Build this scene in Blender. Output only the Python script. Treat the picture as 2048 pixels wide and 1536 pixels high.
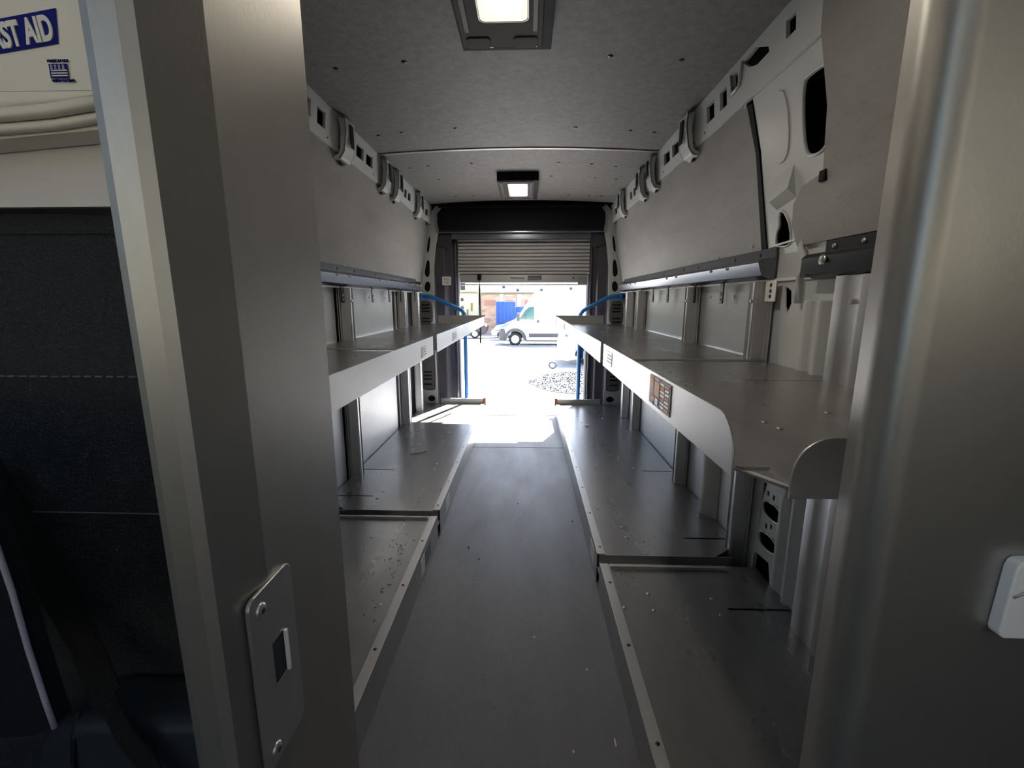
import bpy, bmesh, math, random
from math import pi, sin, cos, radians
from mathutils import Vector, Matrix
from mathutils.geometry import tessellate_polygon
random.seed(7)
SC = bpy.context.scene
for o in list(bpy.data.objects): bpy.data.objects.remove(o)
COL = SC.collection

# ---------------------------------------------------------------- camera
cam_d = bpy.data.cameras.new('camera'); cam = bpy.data.objects.new('camera', cam_d); COL.objects.link(cam)
cam_d.sensor_width = 36; cam_d.lens = 890 / 2048 * 36; cam_d.clip_start = .02; cam_d.clip_end = 300
Yc = Vector(((1055 - 1024) / 890, -(600 - 768) / 890, 1)).normalized()
Zc = Vector((0, Yc[2], -Yc[1])).normalized()
Xc = Yc.cross(Zc) ; Xc = -Xc if Xc[0] < 0 else Xc
M = Matrix(((Xc[0], Xc[1], -Xc[2], 0), (Yc[0], Yc[1], -Yc[2], 0), (Zc[0], Zc[1], -Zc[2], 1.1), (0, 0, 0, 1)))
cam.matrix_world = M
SC.camera = cam

# ---------------------------------------------------------------- world, sun, exposure
w = bpy.data.worlds.new('world'); SC.world = w; w.use_nodes = True
nt = w.node_tree; bg = nt.nodes['Background']
sky = nt.nodes.new('ShaderNodeTexSky'); sky.sky_type = 'NISHITA'; sky.sun_disc = False
sky.sun_elevation = radians(52); sky.sun_rotation = radians(20); sky.air_density = 1.0; sky.dust_density = 2.0
nt.links.new(sky.outputs[0], bg.inputs[0]); bg.inputs[1].default_value = 0.2
sd = bpy.data.lights.new('sun', 'SUN'); sd.energy = 26; sd.angle = radians(.6); sd.color = (1, .965, .92)
sun = bpy.data.objects.new('sun', sd); COL.objects.link(sun)
sun.rotation_euler = Vector((-.42, -1.0, -1.12)).to_track_quat('-Z', 'Y').to_euler()
SC.view_settings.view_transform = 'Standard'; SC.view_settings.look = 'None'
SC.view_settings.exposure = 1.4; SC.view_settings.gamma = 1; SC.view_settings.use_curve_mapping = False

# ---------------------------------------------------------------- materials
def mat(name, col, rough=.5, metal=0.0, noise=.0, nscale=8, stretch=(1, 1, 1), bump=0.0, bscale=60, emit=None, col2=None, spec=.5, rvar=0.0, scratch=0.0):
    m = bpy.data.materials.new(name); m.use_nodes = True
    t = m.node_tree; b = t.nodes['Principled BSDF']
    b.inputs['Base Color'].default_value = (*col, 1); b.inputs['Roughness'].default_value = rough
    b.inputs['Metallic'].default_value = metal; b.inputs['Specular IOR Level'].default_value = spec
    tc = t.nodes.new('ShaderNodeTexCoord'); mp = t.nodes.new('ShaderNodeMapping'); mp.inputs['Scale'].default_value = stretch
    t.links.new(tc.outputs['Object'], mp.inputs['Vector'])
    if noise > 0 or col2:
        n = t.nodes.new('ShaderNodeTexNoise'); n.inputs['Scale'].default_value = nscale; n.inputs['Detail'].default_value = 8; n.inputs['Roughness'].default_value = .62
        t.links.new(mp.outputs[0], n.inputs['Vector'])
        mx = t.nodes.new('ShaderNodeMix'); mx.data_type = 'RGBA'
        c2 = col2 if col2 else tuple(c * (1 - noise) for c in col)
        c1 = col if col2 else tuple(min(1, c * (1 + noise)) for c in col)
        mx.inputs['A'].default_value = (*c1, 1); mx.inputs['B'].default_value = (*c2, 1)
        rr = t.nodes.new('ShaderNodeMapRange'); rr.inputs['From Min'].default_value = .3; rr.inputs['From Max'].default_value = .7
        t.links.new(n.outputs['Fac'], rr.inputs['Value']); t.links.new(rr.outputs[0], mx.inputs['Factor'])
        out = mx.outputs['Result']
        if scratch > 0:
            n3 = t.nodes.new('ShaderNodeTexNoise'); n3.inputs['Scale'].default_value = nscale * 5; n3.inputs['Detail'].default_value = 5; n3.inputs['Distortion'].default_value = 3
            t.links.new(mp.outputs[0], n3.inputs['Vector'])
            r3 = t.nodes.new('ShaderNodeMapRange'); r3.inputs['From Min'].default_value = .58; r3.inputs['From Max'].default_value = .66; r3.inputs['To Max'].default_value = scratch
            t.links.new(n3.outputs['Fac'], r3.inputs['Value'])
            m3 = t.nodes.new('ShaderNodeMix'); m3.data_type = 'RGBA'; m3.inputs['B'].default_value = (*[c * .45 for c in c2], 1)
            t.links.new(r3.outputs[0], m3.inputs['Factor']); t.links.new(out, m3.inputs['A']); out = m3.outputs['Result']
        t.links.new(out, b.inputs['Base Color'])
        if rvar > 0:
            r2 = t.nodes.new('ShaderNodeMapRange'); r2.inputs['To Min'].default_value = rough - rvar; r2.inputs['To Max'].default_value = rough + rvar
            t.links.new(rr.outputs[0], r2.inputs['Value']); t.links.new(r2.outputs[0], b.inputs['Roughness'])
    if bump > 0:
        n2 = t.nodes.new('ShaderNodeTexNoise'); n2.inputs['Scale'].default_value = bscale; n2.inputs['Detail'].default_value = 4
        t.links.new(mp.outputs[0], n2.inputs['Vector'])
        bp = t.nodes.new('ShaderNodeBump'); bp.inputs['Strength'].default_value = bump; bp.inputs['Distance'].default_value = .004
        t.links.new(n2.outputs['Fac'], bp.inputs['Height']); t.links.new(bp.outputs[0], b.inputs['Normal'])
    if emit:
        b.inputs['Emission Color'].default_value = (*emit[0], 1); b.inputs['Emission Strength'].default_value = emit[1]
    return m
ALU = mat('brushed_aluminium', (.50, .50, .50), .38, .85, .08, 3, (1, .35, 1), .04, 90, rvar=.05, scratch=.05)
SHELF = mat('worn_shelf_aluminium', (.37, .365, .36), .29, .85, .13, 6, (1.4, .5, 1), .06, 60, rvar=.03)
JAMB = mat('brushed_jamb_metal', (.37, .36, .335), .42, .85, .06, 6, (1, 1, .6), .03, 300, rvar=.03)
COMPO = mat('grey_composite_lining', (.235, .224, .21), .55, 0, .17, 5.0, (1, .35, 1), .4, 200, scratch=.16)
CEIL = mat('mottled_ceiling_board', (.145, .138, .132), .62, 0, .22, 34, (1, 1, 1), .5, 260, scratch=.25)
LOWL = mat('grey_lower_lining', (.46, .48, .51), .5, .25, .08, 4, (1, .6, 1), .15, 120, scratch=.06)
PAINT = mat('light_grey_body_paint', (.49, .51, .51), .34, 0, .04, 3)
CAVITY = mat('shade_dark_cavity', (.022, .026, .032), .7)  # shade inside holes and hollow walls put into the colour
FLOORM = mat('dark_vinyl_floor', (.095, .097, .11), .40, 0, .12, 3, (2.2, .6, 1), .35, 220, rvar=.08, scratch=.15)
BLACK = mat('black_textured_plastic', (.007, .008, .011), .7, 0, .1, 30, spec=.15, bump=.2, bscale=400)
BLACKM = mat('dark_grey_coated_steel', (.022, .024, .03), .33, .5)
PURPLE = mat('dusty_dark_trim', (.045, .040, .050), .62, 0, .1, 12)
STEELC = mat('blue_grey_satin_steel', (.16, .17, .20), .26, .85)
LAMPH = mat('lamp_housing_plastic', (.075, .064, .066), .75, spec=.15)
LENS = mat('lit_lamp_lens', (.9, .85, .7), .4, emit=((1, .86, .62), .28))
LENSHOT = mat('lit_lamp_diodes', (1, 1, 1), .4, emit=((1, .90, .75), 34))
WHITEP = mat('white_plastic', (.78, .78, .76), .35, 0, .03, 5)
CREAM = mat('cream_plastic', (.80, .79, .72), .38, 0, .02, 4)
NAVY = mat('navy_ink', (.004, .012, .20), .6, spec=.15)
BLUE = mat('blue_powder_coat', (.02, .17, .48), .35)
FABRIC = mat('charcoal_seat_fabric', (.034, .041, .052), .9, 0, .35, 260, bump=.8, bscale=500)
BELT = mat('black_belt_webbing', (.006, .008, .008), .6, 0, .3, 40, (1, 1, 1), .4, 300)
THREAD = mat('grey_thread', (.16, .17, .19), .8)
BOLT = mat('zinc_bolt', (.42, .42, .42), .3, .9)
SCREW = mat('dark_screw_head', (.05, .045, .04), .3, .8)
SLATM = mat('mill_finish_slats', (.60, .59, .58), .28, .35, .05, 6)
PRINTB = mat('pale_blue_print', (.25, .35, .55), .5)
ORANGE = mat('orange_label_print', (.75, .25, .04), .5)
LABG = mat('grey_label', (.2, .2, .21), .5)
WHITE = mat('white_vehicle_paint', (.8, .8, .8), .25)
RUBBER = mat('tyre_rubber', (.03, .03, .033), .8)
DPLAST = mat('grey_bumper_plastic', (.08, .08, .09), .6)
GLASS = mat('tinted_vehicle_glass', (.05, .14, .14), .08, 0, spec=.8)
GROUND = mat('pale_sunlit_concrete', (.43, .43, .43), .9, 0, .12, .6, bump=.3, bscale=20)
SHADEGRAVEL = mat('shadow_dark_gravel', (.017, .023, .032), .9, 0, .45, 9)  # vehicle shadow on the gravel put into its near-black colour
BRICK = mat('orange_brick', (.80, .50, .36), .9, 0, .35, 1.2, (1, 1, 3))
CONC = mat('white_render_wall', (.72, .72, .68), .9)
YELLOW = mat('pale_yellow_render', (.55, .52, .36), .9)
DUMP = mat('blue_painted_steel', (.02, .085, .33), .6, 0, .2, 2)
DARKW = mat('dark_window', (.03, .035, .04), .2)
DULLORANGE = mat('dull_orange', (.35, .10, .03), .6)  # even dull orange for shelf end caps and one sticker
SCRAP = mat('pale_scrap', (.6, .58, .5), .8)
SEAMM = mat('pale_seam_strip', (.42, .40, .38), .35, .6)
OLIVE = mat('olive_cover', (.2, .18, .05), .8)

# ---------------------------------------------------------------- mesh kit
def tag(o, label=None, cat=None, group=None, kind=None):
    if label: o['label'] = label
    if cat: o['category'] = cat
    if group: o['group'] = group
    if kind: o['kind'] = kind
    return o
def origin(p):
    v = Vector((0, 0, 0))
    while p is not None: v += p.location; p = p.parent
    return v
def thing(name, label, cat, loc=(0, 0, 0), group=None):
    o = bpy.data.objects.new(name, None); COL.objects.link(o); o.location = loc; o.empty_display_size = .05
    return tag(o, label, cat, group)
class MB:
    def __init__(s): s.v = []; s.f = []
    def add(s, vs, fs):
        n = len(s.v); s.v += [tuple(v) for v in vs]; s.f += [[i + n for i in f] for f in fs]; return s
    def box(s, x0, x1, y0, y1, z0, z1):
        x0, x1 = sorted((x0, x1)); y0, y1 = sorted((y0, y1)); z0, z1 = sorted((z0, z1))
        return s.add([(x0, y0, z0), (x1, y0, z0), (x1, y1, z0), (x0, y1, z0), (x0, y0, z1), (x1, y0, z1), (x1, y1, z1), (x0, y1, z1)],
                     [(0, 3, 2, 1), (4, 5, 6, 7), (0, 1, 5, 4), (1, 2, 6, 5), (2, 3, 7, 6), (3, 0, 4, 7)])
    def sheet(s, outer, holes, fn, fn2):
        """flat outline with holes; fn / fn2 map 2-D to the two faces"""
        loops = [[Vector((a, b, 0)) for a, b in l] for l in [outer] + list(holes)]
        tris = tessellate_polygon(loops); flat = [p for l in [outer] + list(holes) for p in l]; n = len(flat)
        vs = [fn(*p) for p in flat] + [fn2(*p) for p in flat]
        fs = [tuple(t) for t in tris] + [tuple(i + n for i in reversed(t)) for t in tris]
        k = 0
        for l in [outer] + list(holes):
            m = len(l)
            for i in range(m): a, b = k + i, k + (i + 1) % m; fs.append((a, b, b + n, a + n))
            k += m
        return s.add(vs, fs)
    def prism(s, poly, z0, z1, ax='z'):
        f = {'z': lambda a, b, c: (a, b, c), 'x': lambda a, b, c: (c, a, b), 'y': lambda a, b, c: (a, c, b)}[ax]
        return s.sheet(poly, [], lambda a, b: f(a, b, z0), lambda a, b: f(a, b, z1))
    def cyl(s, p0, p1, r0, r1=None, n=12, cap=True):
        r1 = r0 if r1 is None else r1
        p0 = Vector(p0); p1 = Vector(p1); d = (p1 - p0).normalized(); u = d.orthogonal().normalized(); v = d.cross(u)
        vs = []
        for p, r in ((p0, r0), (p1, r1)):
            for i in range(n): a = 2 * pi * i / n; vs.append(p + (u * cos(a) + v * sin(a)) * r)
        fs = [(i, (i + 1) % n, n + (i + 1) % n, n + i) for i in range(n)]
        if cap: fs += [tuple(range(n - 1, -1, -1)), tuple(range(n, 2 * n))]
        return s.add(vs, fs)
    def tube(s, path, r, n=8, flat=None):
        path = [Vector(p) for p in path]; vs = []; up = Vector((0, 0, 1))
        for i, p in enumerate(path):
            d = (path[min(i + 1, len(path) - 1)] - path[max(i - 1, 0)]).normalized()
            u = d.cross(up)
            if u.length < .05: u = d.cross(Vector((0, 1, 0)))
            u.normalize(); v = u.cross(d).normalized(); ru, rv = flat if flat else (r, r)
            for k in range(n): a = 2 * pi * k / n + pi / n; vs.append(p + u * cos(a) * ru + v * sin(a) * rv)
        fs = [(i * n + k, i * n + (k + 1) % n, (i + 1) * n + (k + 1) % n, (i + 1) * n + k) for i in range(len(path) - 1) for k in range(n)]
        fs += [tuple(range(n - 1, -1, -1)), tuple(range((len(path) - 1) * n, len(path) * n))]
        return s.add(vs, fs)
    def build(s, name, m, parent=None, bevel=0, smooth=False, org=None, seg=2):
        o0 = origin(parent); me = bpy.data.meshes.new(name)
        oo = Vector(org) if org else o0
        me.from_pydata([(v[0] - oo.x, v[1] - oo.y, v[2] - oo.z) for v in s.v], [], s.f)
        b = bmesh.new(); b.from_mesh(me); bmesh.ops.remove_doubles(b, verts=b.verts, dist=1e-5); bmesh.ops.recalc_face_normals(b, faces=b.faces); b.to_mesh(me); b.free()
        me.materials.append(m)
        o = bpy.data.objects.new(name, me); COL.objects.link(o)
        if parent is not None: o.parent = parent
        o.location = oo - o0
        if bevel:
            md = o.modifiers.new('bevel', 'BEVEL'); md.width = bevel; md.segments = seg; md.limit_method = 'ANGLE'; md.angle_limit = radians(35)
        if smooth or bevel:
            for p in me.polygons: p.use_smooth = True
            if not smooth or bevel: o.modifiers.new('wn', 'WEIGHTED_NORMAL').keep_sharp = True
        return o
def rrect(x0, x1, y0, y1, r, n=4):
    pts = []
    for cx, cy, a in ((x1 - r, y1 - r, 0), (x0 + r, y1 - r, pi / 2), (x0 + r, y0 + r, pi), (x1 - r, y0 + r, 3 * pi / 2)):
        for i in range(n + 1): t = a + pi / 2 * i / n; pts.append((cx + r * cos(t), cy + r * sin(t)))
    return pts
def smoothpoly(pts, it=2):
    for _ in range(it):
        q = []
        for i in range(len(pts)):
            a = pts[i]; b = pts[(i + 1) % len(pts)]
            q += [(a[0] * .75 + b[0] * .25, a[1] * .75 + b[1] * .25), (a[0] * .25 + b[0] * .75, a[1] * .25 + b[1] * .75)]
        pts = q
    return pts
_rv = {}
def rivet(pos, nrm, parent, r=.006, h=.004, m=None, name='rivet'):
    """domed fastener, shared mesh; a child of its plate"""
    m = m or BOLT; key = (name, r, h, m.name)
    if key not in _rv:
        me = bpy.data.meshes.new(name); vs = []; n = 10
        for k, (rr, z) in enumerate(((1, 0), (1, .35), (.7, .8), (.25, 1))):
            for i in range(n): a = 2 * pi * i / n; vs.append((cos(a) * r * rr, sin(a) * r * rr, z * h))
        fs = [(k * n + i, k * n + (i + 1) % n, (k + 1) * n + (i + 1) % n, (k + 1) * n + i) for k in range(3) for i in range(n)] + [tuple(range(3 * n, 4 * n))]
        me.from_pydata(vs, [], fs); me.materials.append(m)
        for p in me.polygons: p.use_smooth = True
        _rv[key] = me
    o = bpy.data.objects.new(name, _rv[key]); COL.objects.link(o); o.parent = parent
    o.location = Vector(pos) - origin(parent); o.rotation_mode = 'QUATERNION'; o.rotation_quaternion = Vector(nrm).to_track_quat('Z', 'Y')
    return o
def lettering(txt, pos, size, m, parent, rot=(pi / 2, 0, 0), sx=1, name='lettering', ext=.0006, bold=0.0):
    c = bpy.data.curves.new('t', 'FONT'); c.body = txt; c.size = size; c.extrude = ext; c.offset = bold; c.align_x = 'LEFT'
    t = bpy.data.objects.new('t', c); COL.objects.link(t); bpy.context.view_layer.update()
    me = bpy.data.meshes.new_from_object(t.evaluated_get(bpy.context.evaluated_depsgraph_get())); bpy.data.objects.remove(t)
    me.materials.clear(); me.materials.append(m)
    o = bpy.data.objects.new(name, me); COL.objects.link(o); o.parent = parent
    o.location = Vector(pos) - origin(parent); o.rotation_euler = rot; o.scale = (sx, 1, 1)
    return o

# ---------------------------------------------------------------- van interior constants
CX = -.065
YR = 4.2                      # rear door plane
def WX(z):                    # inner face of the right wall lining
    if z < 1.25: return .86
    if z < 1.78: return .86 - (z - 1.25) / .53 * .095
    return .765 - (z - 1.78) / .15 * .015
def MX(x, s): return CX + s * (x - CX)
def wallsheet(outer, holes, s, off=0.0, th=.004):
    """sheet on the wall (y,z outline); off = how far it stands proud of the wall into the van"""
    return MB().sheet(outer, holes, lambda y, z: (MX(WX(z) - off, s), y, z), lambda y, z: (MX(WX(z) - off + th, s), y, z))
def split_z(poly, zs):  # add vertices where the outline crosses the kinks of the wall
    out = []
    for i in range(len(poly)):
        a = poly[i]; b = poly[(i + 1) % len(poly)]; out.append(a); c = []
        for z in zs:
            if (a[1] - z) * (b[1] - z) < 0: t = (z - a[1]) / (b[1] - a[1]); c.append((t, (a[0] + t * (b[0] - a[0]), z)))
        out += [p for t, p in sorted(c)]
    return out
def CZ(x): return 1.957 - .027 * ((x - CX) / .815) ** 2

# ================================================================= STRUCTURE
floor = MB().box(-1.12, 1.0, -1.5, 4.24, -.06, 0).build('floor', FLOORM); tag(floor, 'dark grey vinyl covered van floor', kind='structure')
MB().box(-.43, .29, 3.228, 3.240, 0, .0015).build('seam_strip', BLACKM, floor)
MB().box(-.64, .57, 4.18, 4.24, 0, .006).build('threshold_plate', ALU, floor)
tag(MB().box(-1.02, .9, 4.24, 4.52, -.14, -.05).build('trim_1', DPLAST, None, .015), 'black rear step behind the door sill', kind='structure')

roof = MB()
N = 16
def roofpanel(mb, y0, y1, dz, x0=-.88, x1=.75, th=.008):
    vs = []; fs = []
    for i in range(N + 1):
        x = x0 + (x1 - x0) * i / N; z = CZ(x) + dz
        vs += [(x, y0, z), (x, y1, z), (x, y0, z + th), (x, y1, z + th)]
    for i in range(N):
        a = i * 4; b = a + 4
        fs += [(a, a + 1, b + 1, b), (a + 2, b + 2, b + 3, a + 3), (a, b, b + 2, a + 2), (a + 1, a + 3, b + 3, b + 1)]
    fs += [(0, 2, 3, 1), (N * 4, N * 4 + 1, N * 4 + 3, N * 4 + 2)]
    return mb.add(vs, fs)
roofpanel(roof, -1.0, 4.5, .07, -1.05, .93, .02)
ceiling = roof.build('ceiling', PAINT); tag(ceiling, 'van roof skin lined with dark grey mottled board', kind='structure')
for (a, b) in ((.3, 2.748), (2.762, 4.12)):
    cp = roofpanel(MB(), a, b, 0, -.885, .755).build('lining_panel', CEIL, ceiling)
    rv = [(-.713, 1.808), (-.454, 1.792), (.289, 1.78), (.544, 1.795), (-.775, 2.474), (-.65, 2.458), (-.369, 2.44), (.236, 2.447), (.515, 2.47), (.638, 2.481),
          (-.764, 3.059), (-.64, 3.04), (-.36, 3.03), (.56, 3.083), (.40, 3.05), (.19, 3.03), (-.635, 3.365), (.62, 3.38), (.47, 3.37), (.16, 3.35), (-.6, 3.9), (-.45, 3.9), (.33, 3.9), (.5, 3.9), (.6, 3.9)]
    for (x, y) in rv:
        if a < y < b: rivet((x, y, CZ(x)), (0, 0, -1), cp, .0105, .004, SCREW)
    
sm = MB(); roofpanel(sm, 2.744, 2.766, -.006, -.87, .74, .005); sm.build('seam_strip', SEAMM, ceiling)

wl = {}
HP = [(1.587, 1.379), (1.566, 1.386), (1.548, 1.368), (1.53, 1.331), (1.532, 1.285), (1.55, 1.276), (1.603, 1.279), (1.619, 1.295), (1.606, 1.325), (1.586, 1.344)]
for s, nm in ((1, 'right'), (-1, 'left')):
    sk = MB()
    prof = [(WX(0) + .10, 0), (WX(1.2) + .10, 1.25), (WX(1.78) + .10, 1.78), (WX(1.93) + .07, 2.02)]
    for (x0, z0), (x1, z1) in zip(prof, prof[1:]):
        sk.add([(MX(x0, s), -.2, z0 - .001), (MX(x0, s), 4.5, z0 - .001), (MX(x1, s), 4.5, z1), (MX(x1, s), -.2, z1),
                (MX(x0 + .02, s), -.2, z0 - .001), (MX(x0 + .02, s), 4.5, z0 - .001), (MX(x1 + .02, s), 4.5, z1), (MX(x1 + .02, s), -.2, z1)],
               [(0, 1, 2, 3), (7, 6, 5, 4), (0, 3, 7, 4), (1, 5, 6, 2), (0, 4, 5, 1), (3, 2, 6, 7)])
    wall = sk.build('wall_' + nm, CAVITY); wl[s] = wall
    tag(wall, f'{nm} side wall of the van with grey lining boards and pressed steel frame', kind='structure')
    # upper lining boards
    up = [(1.715, 1.275), (1.70, 1.60), (1.735, 1.765), (1.80, 1.79), (4.02, 1.79), (4.13, 1.70), (4.20, 1.40), (4.22, 1.262), (1.80, 1.262)]
    p = wallsheet(up, [], s, .004, .006).build('lining_panel', COMPO, wall)
    for (y, z) in ((1.745, 1.77), (1.775, 1.30), (2.415, 1.283), (2.086, 1.283), (2.75, 1.283), (3.3, 1.283), (2.187, 1.775), (3.0, 1.775)):
        rivet((MX(WX(z) - .004, s), y, z), (-s, 0, .15), p, .008, .004)
    fp = [(.45, 1.265), (1.475, 1.265), (1.495, 1.33), (1.48, 1.39), (1.43, 1.43), (1.335, 1.445), (1.305, 1.60), (1.315, 1.78), (1.30, 1.93), (.45, 1.93)]
    p = wallsheet(fp, [], s, .018, .006).build('lining_panel', COMPO, wall)
    for (y, z) in ((1.385, 1.285), (1.25, 1.83), (.9, 1.285)):
        rivet((MX(WX(z) - .012, s), y, z), (-s, 0, .15), p, .009, .004)
    MB().box(MX(WX(1.44) - .008, s), MX(WX(1.44) - .024, s), 1.318, 1.345, 1.42, 1.45).build('clip', BLACK, p, .003)
    # black gap seal along the forward edge of the rear upper board
    MB().sheet([(1.672, 1.24), (1.71, 1.27), (1.70, 1.60), (1.735, 1.765), (1.70, 1.76), (1.678, 1.60)], [], lambda y, z: (MX(WX(z) - .006, s), y, z), lambda y, z: (MX(WX(z) + .02, s), y, z)).build('edge_seal', BLACK, wall)
    # lower lining boards between the posts
    for a, b in ((1.56, 2.30), (2.34, 3.30), (3.36, 3.72), (.45, 1.20)):
        p = wallsheet([(a, 0.0), (b, 0.0), (b, 1.165), (a, 1.165)], [], s, -.006, .005).build('lower_lining', LOWL, wall)
        for z in (1.115,):
            for k in (1, 2, 3): 
                yy = a + (b - a) * (k - .5) / 3
                rivet((MX(WX(z) + .006, s), yy, z), (-s, 0, 0), p, .008, .004)
    # rounded body rib showing beside the post
    r = MB(); pts = [(1.90 + .16 * i / 8, .86 - .045 * sin(pi * i / 8)) for i in range(9)]
    r.sheet([(x, y) for y, x in pts] + [(.866, 2.06), (.866, 1.90)], [], lambda x, y: (MX(x, s), y, 0), lambda x, y: (MX(x, s), y, .86)); r.build('body_rib', PAINT, wall, smooth=True)
    MB().box(MX(.862, s), MX(.85, s), .46, YR, 1.163, 1.172).build('lining_edge', WHITEP, wall)
    # B pillar, pressed steel with punched holes
    kink = [1.25, 1.78]
    H4 = smoothpoly([(1.425, 1.70), (1.385, 1.71), (1.29, 1.70), (1.29, 1.58), (1.335, 1.515), (1.385, 1.505), (1.435, 1.525)], 2)
    H4b = [(max(a, 1.318), b) for a, b in H4]
    upo = [(1.672, 1.25), (1.672, 1.60), (1.70, 1.78), (1.25, 1.78), (1.25, 1.44), (1.30, 1.25)]
    pil = wallsheet(upo, [smoothpoly(HP, 1), H4], s, .002, .004)
    H6 = [(1.547, 1.147), (1.509, 1.129), (1.501, 1.089), (1.52, 1.056), (1.534, 1.08)]
    lowo = [(1.672, 1.25), (1.60, 1.16), (1.565, 1.10), (1.545, .90), (1.53, .60), (1.522, .464), (1.54, .393), (1.546, .244), (1.567, .203), (1.576, .10), (1.576, 0), (1.18, 0), (1.18, 1.12), (1.30, 1.25)]
    o1 = smoothpoly([(1.525, .395), (1.435, .405), (1.415, .375), (1.435, .345), (1.52, .345), (1.54, .37)], 2)
    o2 = smoothpoly([(1.53, .275), (1.44, .285), (1.42, .255), (1.44, .228), (1.525, .222), (1.54, .25)], 2)
    bg_ = [(1.55, .175), (1.46, .185), (1.441, .12), (1.441, .02), (1.56, .02), (1.56, .15)]
    sq = [[(y - .007, z - .009), (y + .007, z - .009), (y + .007, z + .009), (y - .007, z + .009)] for y, z in ((1.51, .425), (1.474, .425), (1.471, .318), (1.50, .305), (1.415, .169), (1.41, .10))]
    pil.v, pil.f = pil.v, pil.f
    q = wallsheet(lowo, [H6, o1, o2, bg_] + sq, s, .002, .004)
    pil.add(q.v, q.f)
    po = pil.build('pillar', PAINT, wall)
    # raised lips round the holes and pressed beads
    for h in (smoothpoly(HP, 1), H4, o1, o2):
        cy = sum(a for a, b in h) / len(h); cz = sum(b for a, b in h) / len(h)
        ring = [(cy + (a - cy) * 1.06, cz + (b - cz) * 1.05) for a, b in h]; ring.append(ring[0])
        MB().tube([(MX(WX(b) - .003, s), a, b) for a, b in ring], .004, 6).build('hole_lip', PAINT, po, smooth=True)
    bead = smoothpoly([(1.60, 1.72), (1.50, 1.74), (1.50, 1.53), (1.60, 1.53)], 2)
    wallsheet(bead, [], s, .007, .005).build('pressed_panel', PAINT, po, .003, True)
    MB().tube([(MX(.855, s), 1.45, 1.36), (MX(.845, s), 1.46, 1.33), (MX(.85, s), 1.445, 1.30), (MX(.842, s), 1.455, 1.26), (MX(.85, s), 1.44, 1.22), (MX(.842, s), 1.445, 1.17), (MX(.842, s), 1.44, 1.09)], .011, 8).build('pressed_bead', PAINT, po, smooth=True)
    for y0, y1, d in ((1.38, 1.425, .018), (1.30, 1.34, .03)):
        MB().prism([(MX(.862, s), y0), (MX(.86 - d, s), y0 + .012), (MX(.86 - d, s), y1 - .012), (MX(.862, s), y1)], .13, 1.10).build('pressed_bead', PAINT, po, .006)
    MB().sheet([(1.66, 1.285), (1.46, 1.293), (1.46, 1.287), (1.66, 1.279)], [], lambda y, z: (MX(WX(z) - .007, s), y, z), lambda y, z: (MX(WX(z), s), y, z)).build('overlap_seam', PAINT, po)
    # folded gusset below the upper window of the pillar, catching the lamp light
    MB().add([(MX(WX(1.49) - .002, s), 1.60, 1.49), (MX(WX(1.50) - .002, s), 1.49, 1.515), (MX(WX(1.42) - .03, s), 1.49, 1.44), (MX(WX(1.40) - .03, s), 1.60, 1.42), (MX(WX(1.385) - .004, s), 1.60, 1.395), (MX(WX(1.385) - .004, s), 1.49, 1.41)],
             [(0, 1, 2, 3), (3, 2, 5, 4), (0, 3, 4), (1, 5, 2)]).build('gusset', PAINT, po)
    # cant rail with punched holes and roof bow ends
    def rr(y0, y1, z0, z1, sk=.012): return [(y0, z0), (y1, z0 ), (y1, z1), (y0, z1)]
    rail_out = [(.45, 1.775), (4.22, 1.775), (4.22, 1.93), (.45, 1.93)]
    hs = [rr(1.435, 1.485, 1.845, 1.892), [(1.745, 1.905), (1.66, 1.912), (1.58, 1.875), (1.575, 1.858), (1.65, 1.856), (1.70, 1.872)], rr(1.785, 1.825, 1.85, 1.90),
          rr(1.875, 1.935, 1.825, 1.89), rr(1.99, 2.065, 1.825, 1.89), rr(2.42, 2.52, 1.825, 1.885), rr(2.56, 2.66, 1.825, 1.885), rr(2.86, 2.94, 1.82, 1.88),
          rr(3.22, 3.28, 1.82, 1.875), rr(3.32, 3.38, 1.82, 1.875), rr(3.42, 3.49, 1.82, 1.875), rr(3.84, 3.92, 1.82, 1.875), rr(3.98, 4.08, 1.82, 1.875), rr(.95, 1.05, 1.83, 1.89), rr(1.1, 1.2, 1.83, 1.89)]
    cr = wallsheet(rail_out, hs, s, .012, .012).build('cant_rail', PAINT, wall)
    for y in (2.13, 2.48 + .24, 2.25, 3.2, 3.75): rivet((MX(WX(1.80) - .012, s), y - .04, 1.80), (-s, 0, .1), cr, .005, .002, BLACK, 'punched_hole')
    MB().box(MX(.748, s), MX(.758, s), .45, 4.15, 1.922, 1.934).build('rail_edge', BLACKM, cr)
    for (y0, y1) in ((1.745, 1.80), (1.60, 1.66)):
        if y0 > 1.7: MB().tube([(MX(WX(1.91) - .014, s), y0, 1.912), (MX(WX(1.85) - .018, s), y0 + .02, 1.842), (MX(WX(1.85) - .018, s), y1 + .02, 1.838), (MX(WX(1.91) - .014, s), y1 + .035, 1.905)], .005, 6).build('hole_lip', PAINT, cr, smooth=True)
    for (yb, ln) in ((2.24, .11), (2.84, .10), (3.09, .10), (3.68, .10)):
        # hooked end of a roof bow: channel that curls down over the rail
        pr = [(WX(1.93) + .0, 1.935), (.705, 1.92), (.700, 1.86), (.715, 1.775), (.735, 1.745), (.765, 1.738), (.772, 1.752), (.745, 1.765), (.735, 1.79), (.728, 1.86), (.735, 1.905)]
        g = MB().sheet(pr, [], lambda x, z: (MX(x, s), yb - ln / 2, z), lambda x, z: (MX(x, s), yb - ln / 2 + .006, z)).sheet(pr, [], lambda x, z: (MX(x, s), yb + ln / 2 - .006, z), lambda x, z: (MX(x, s), yb + ln / 2, z))
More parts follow.
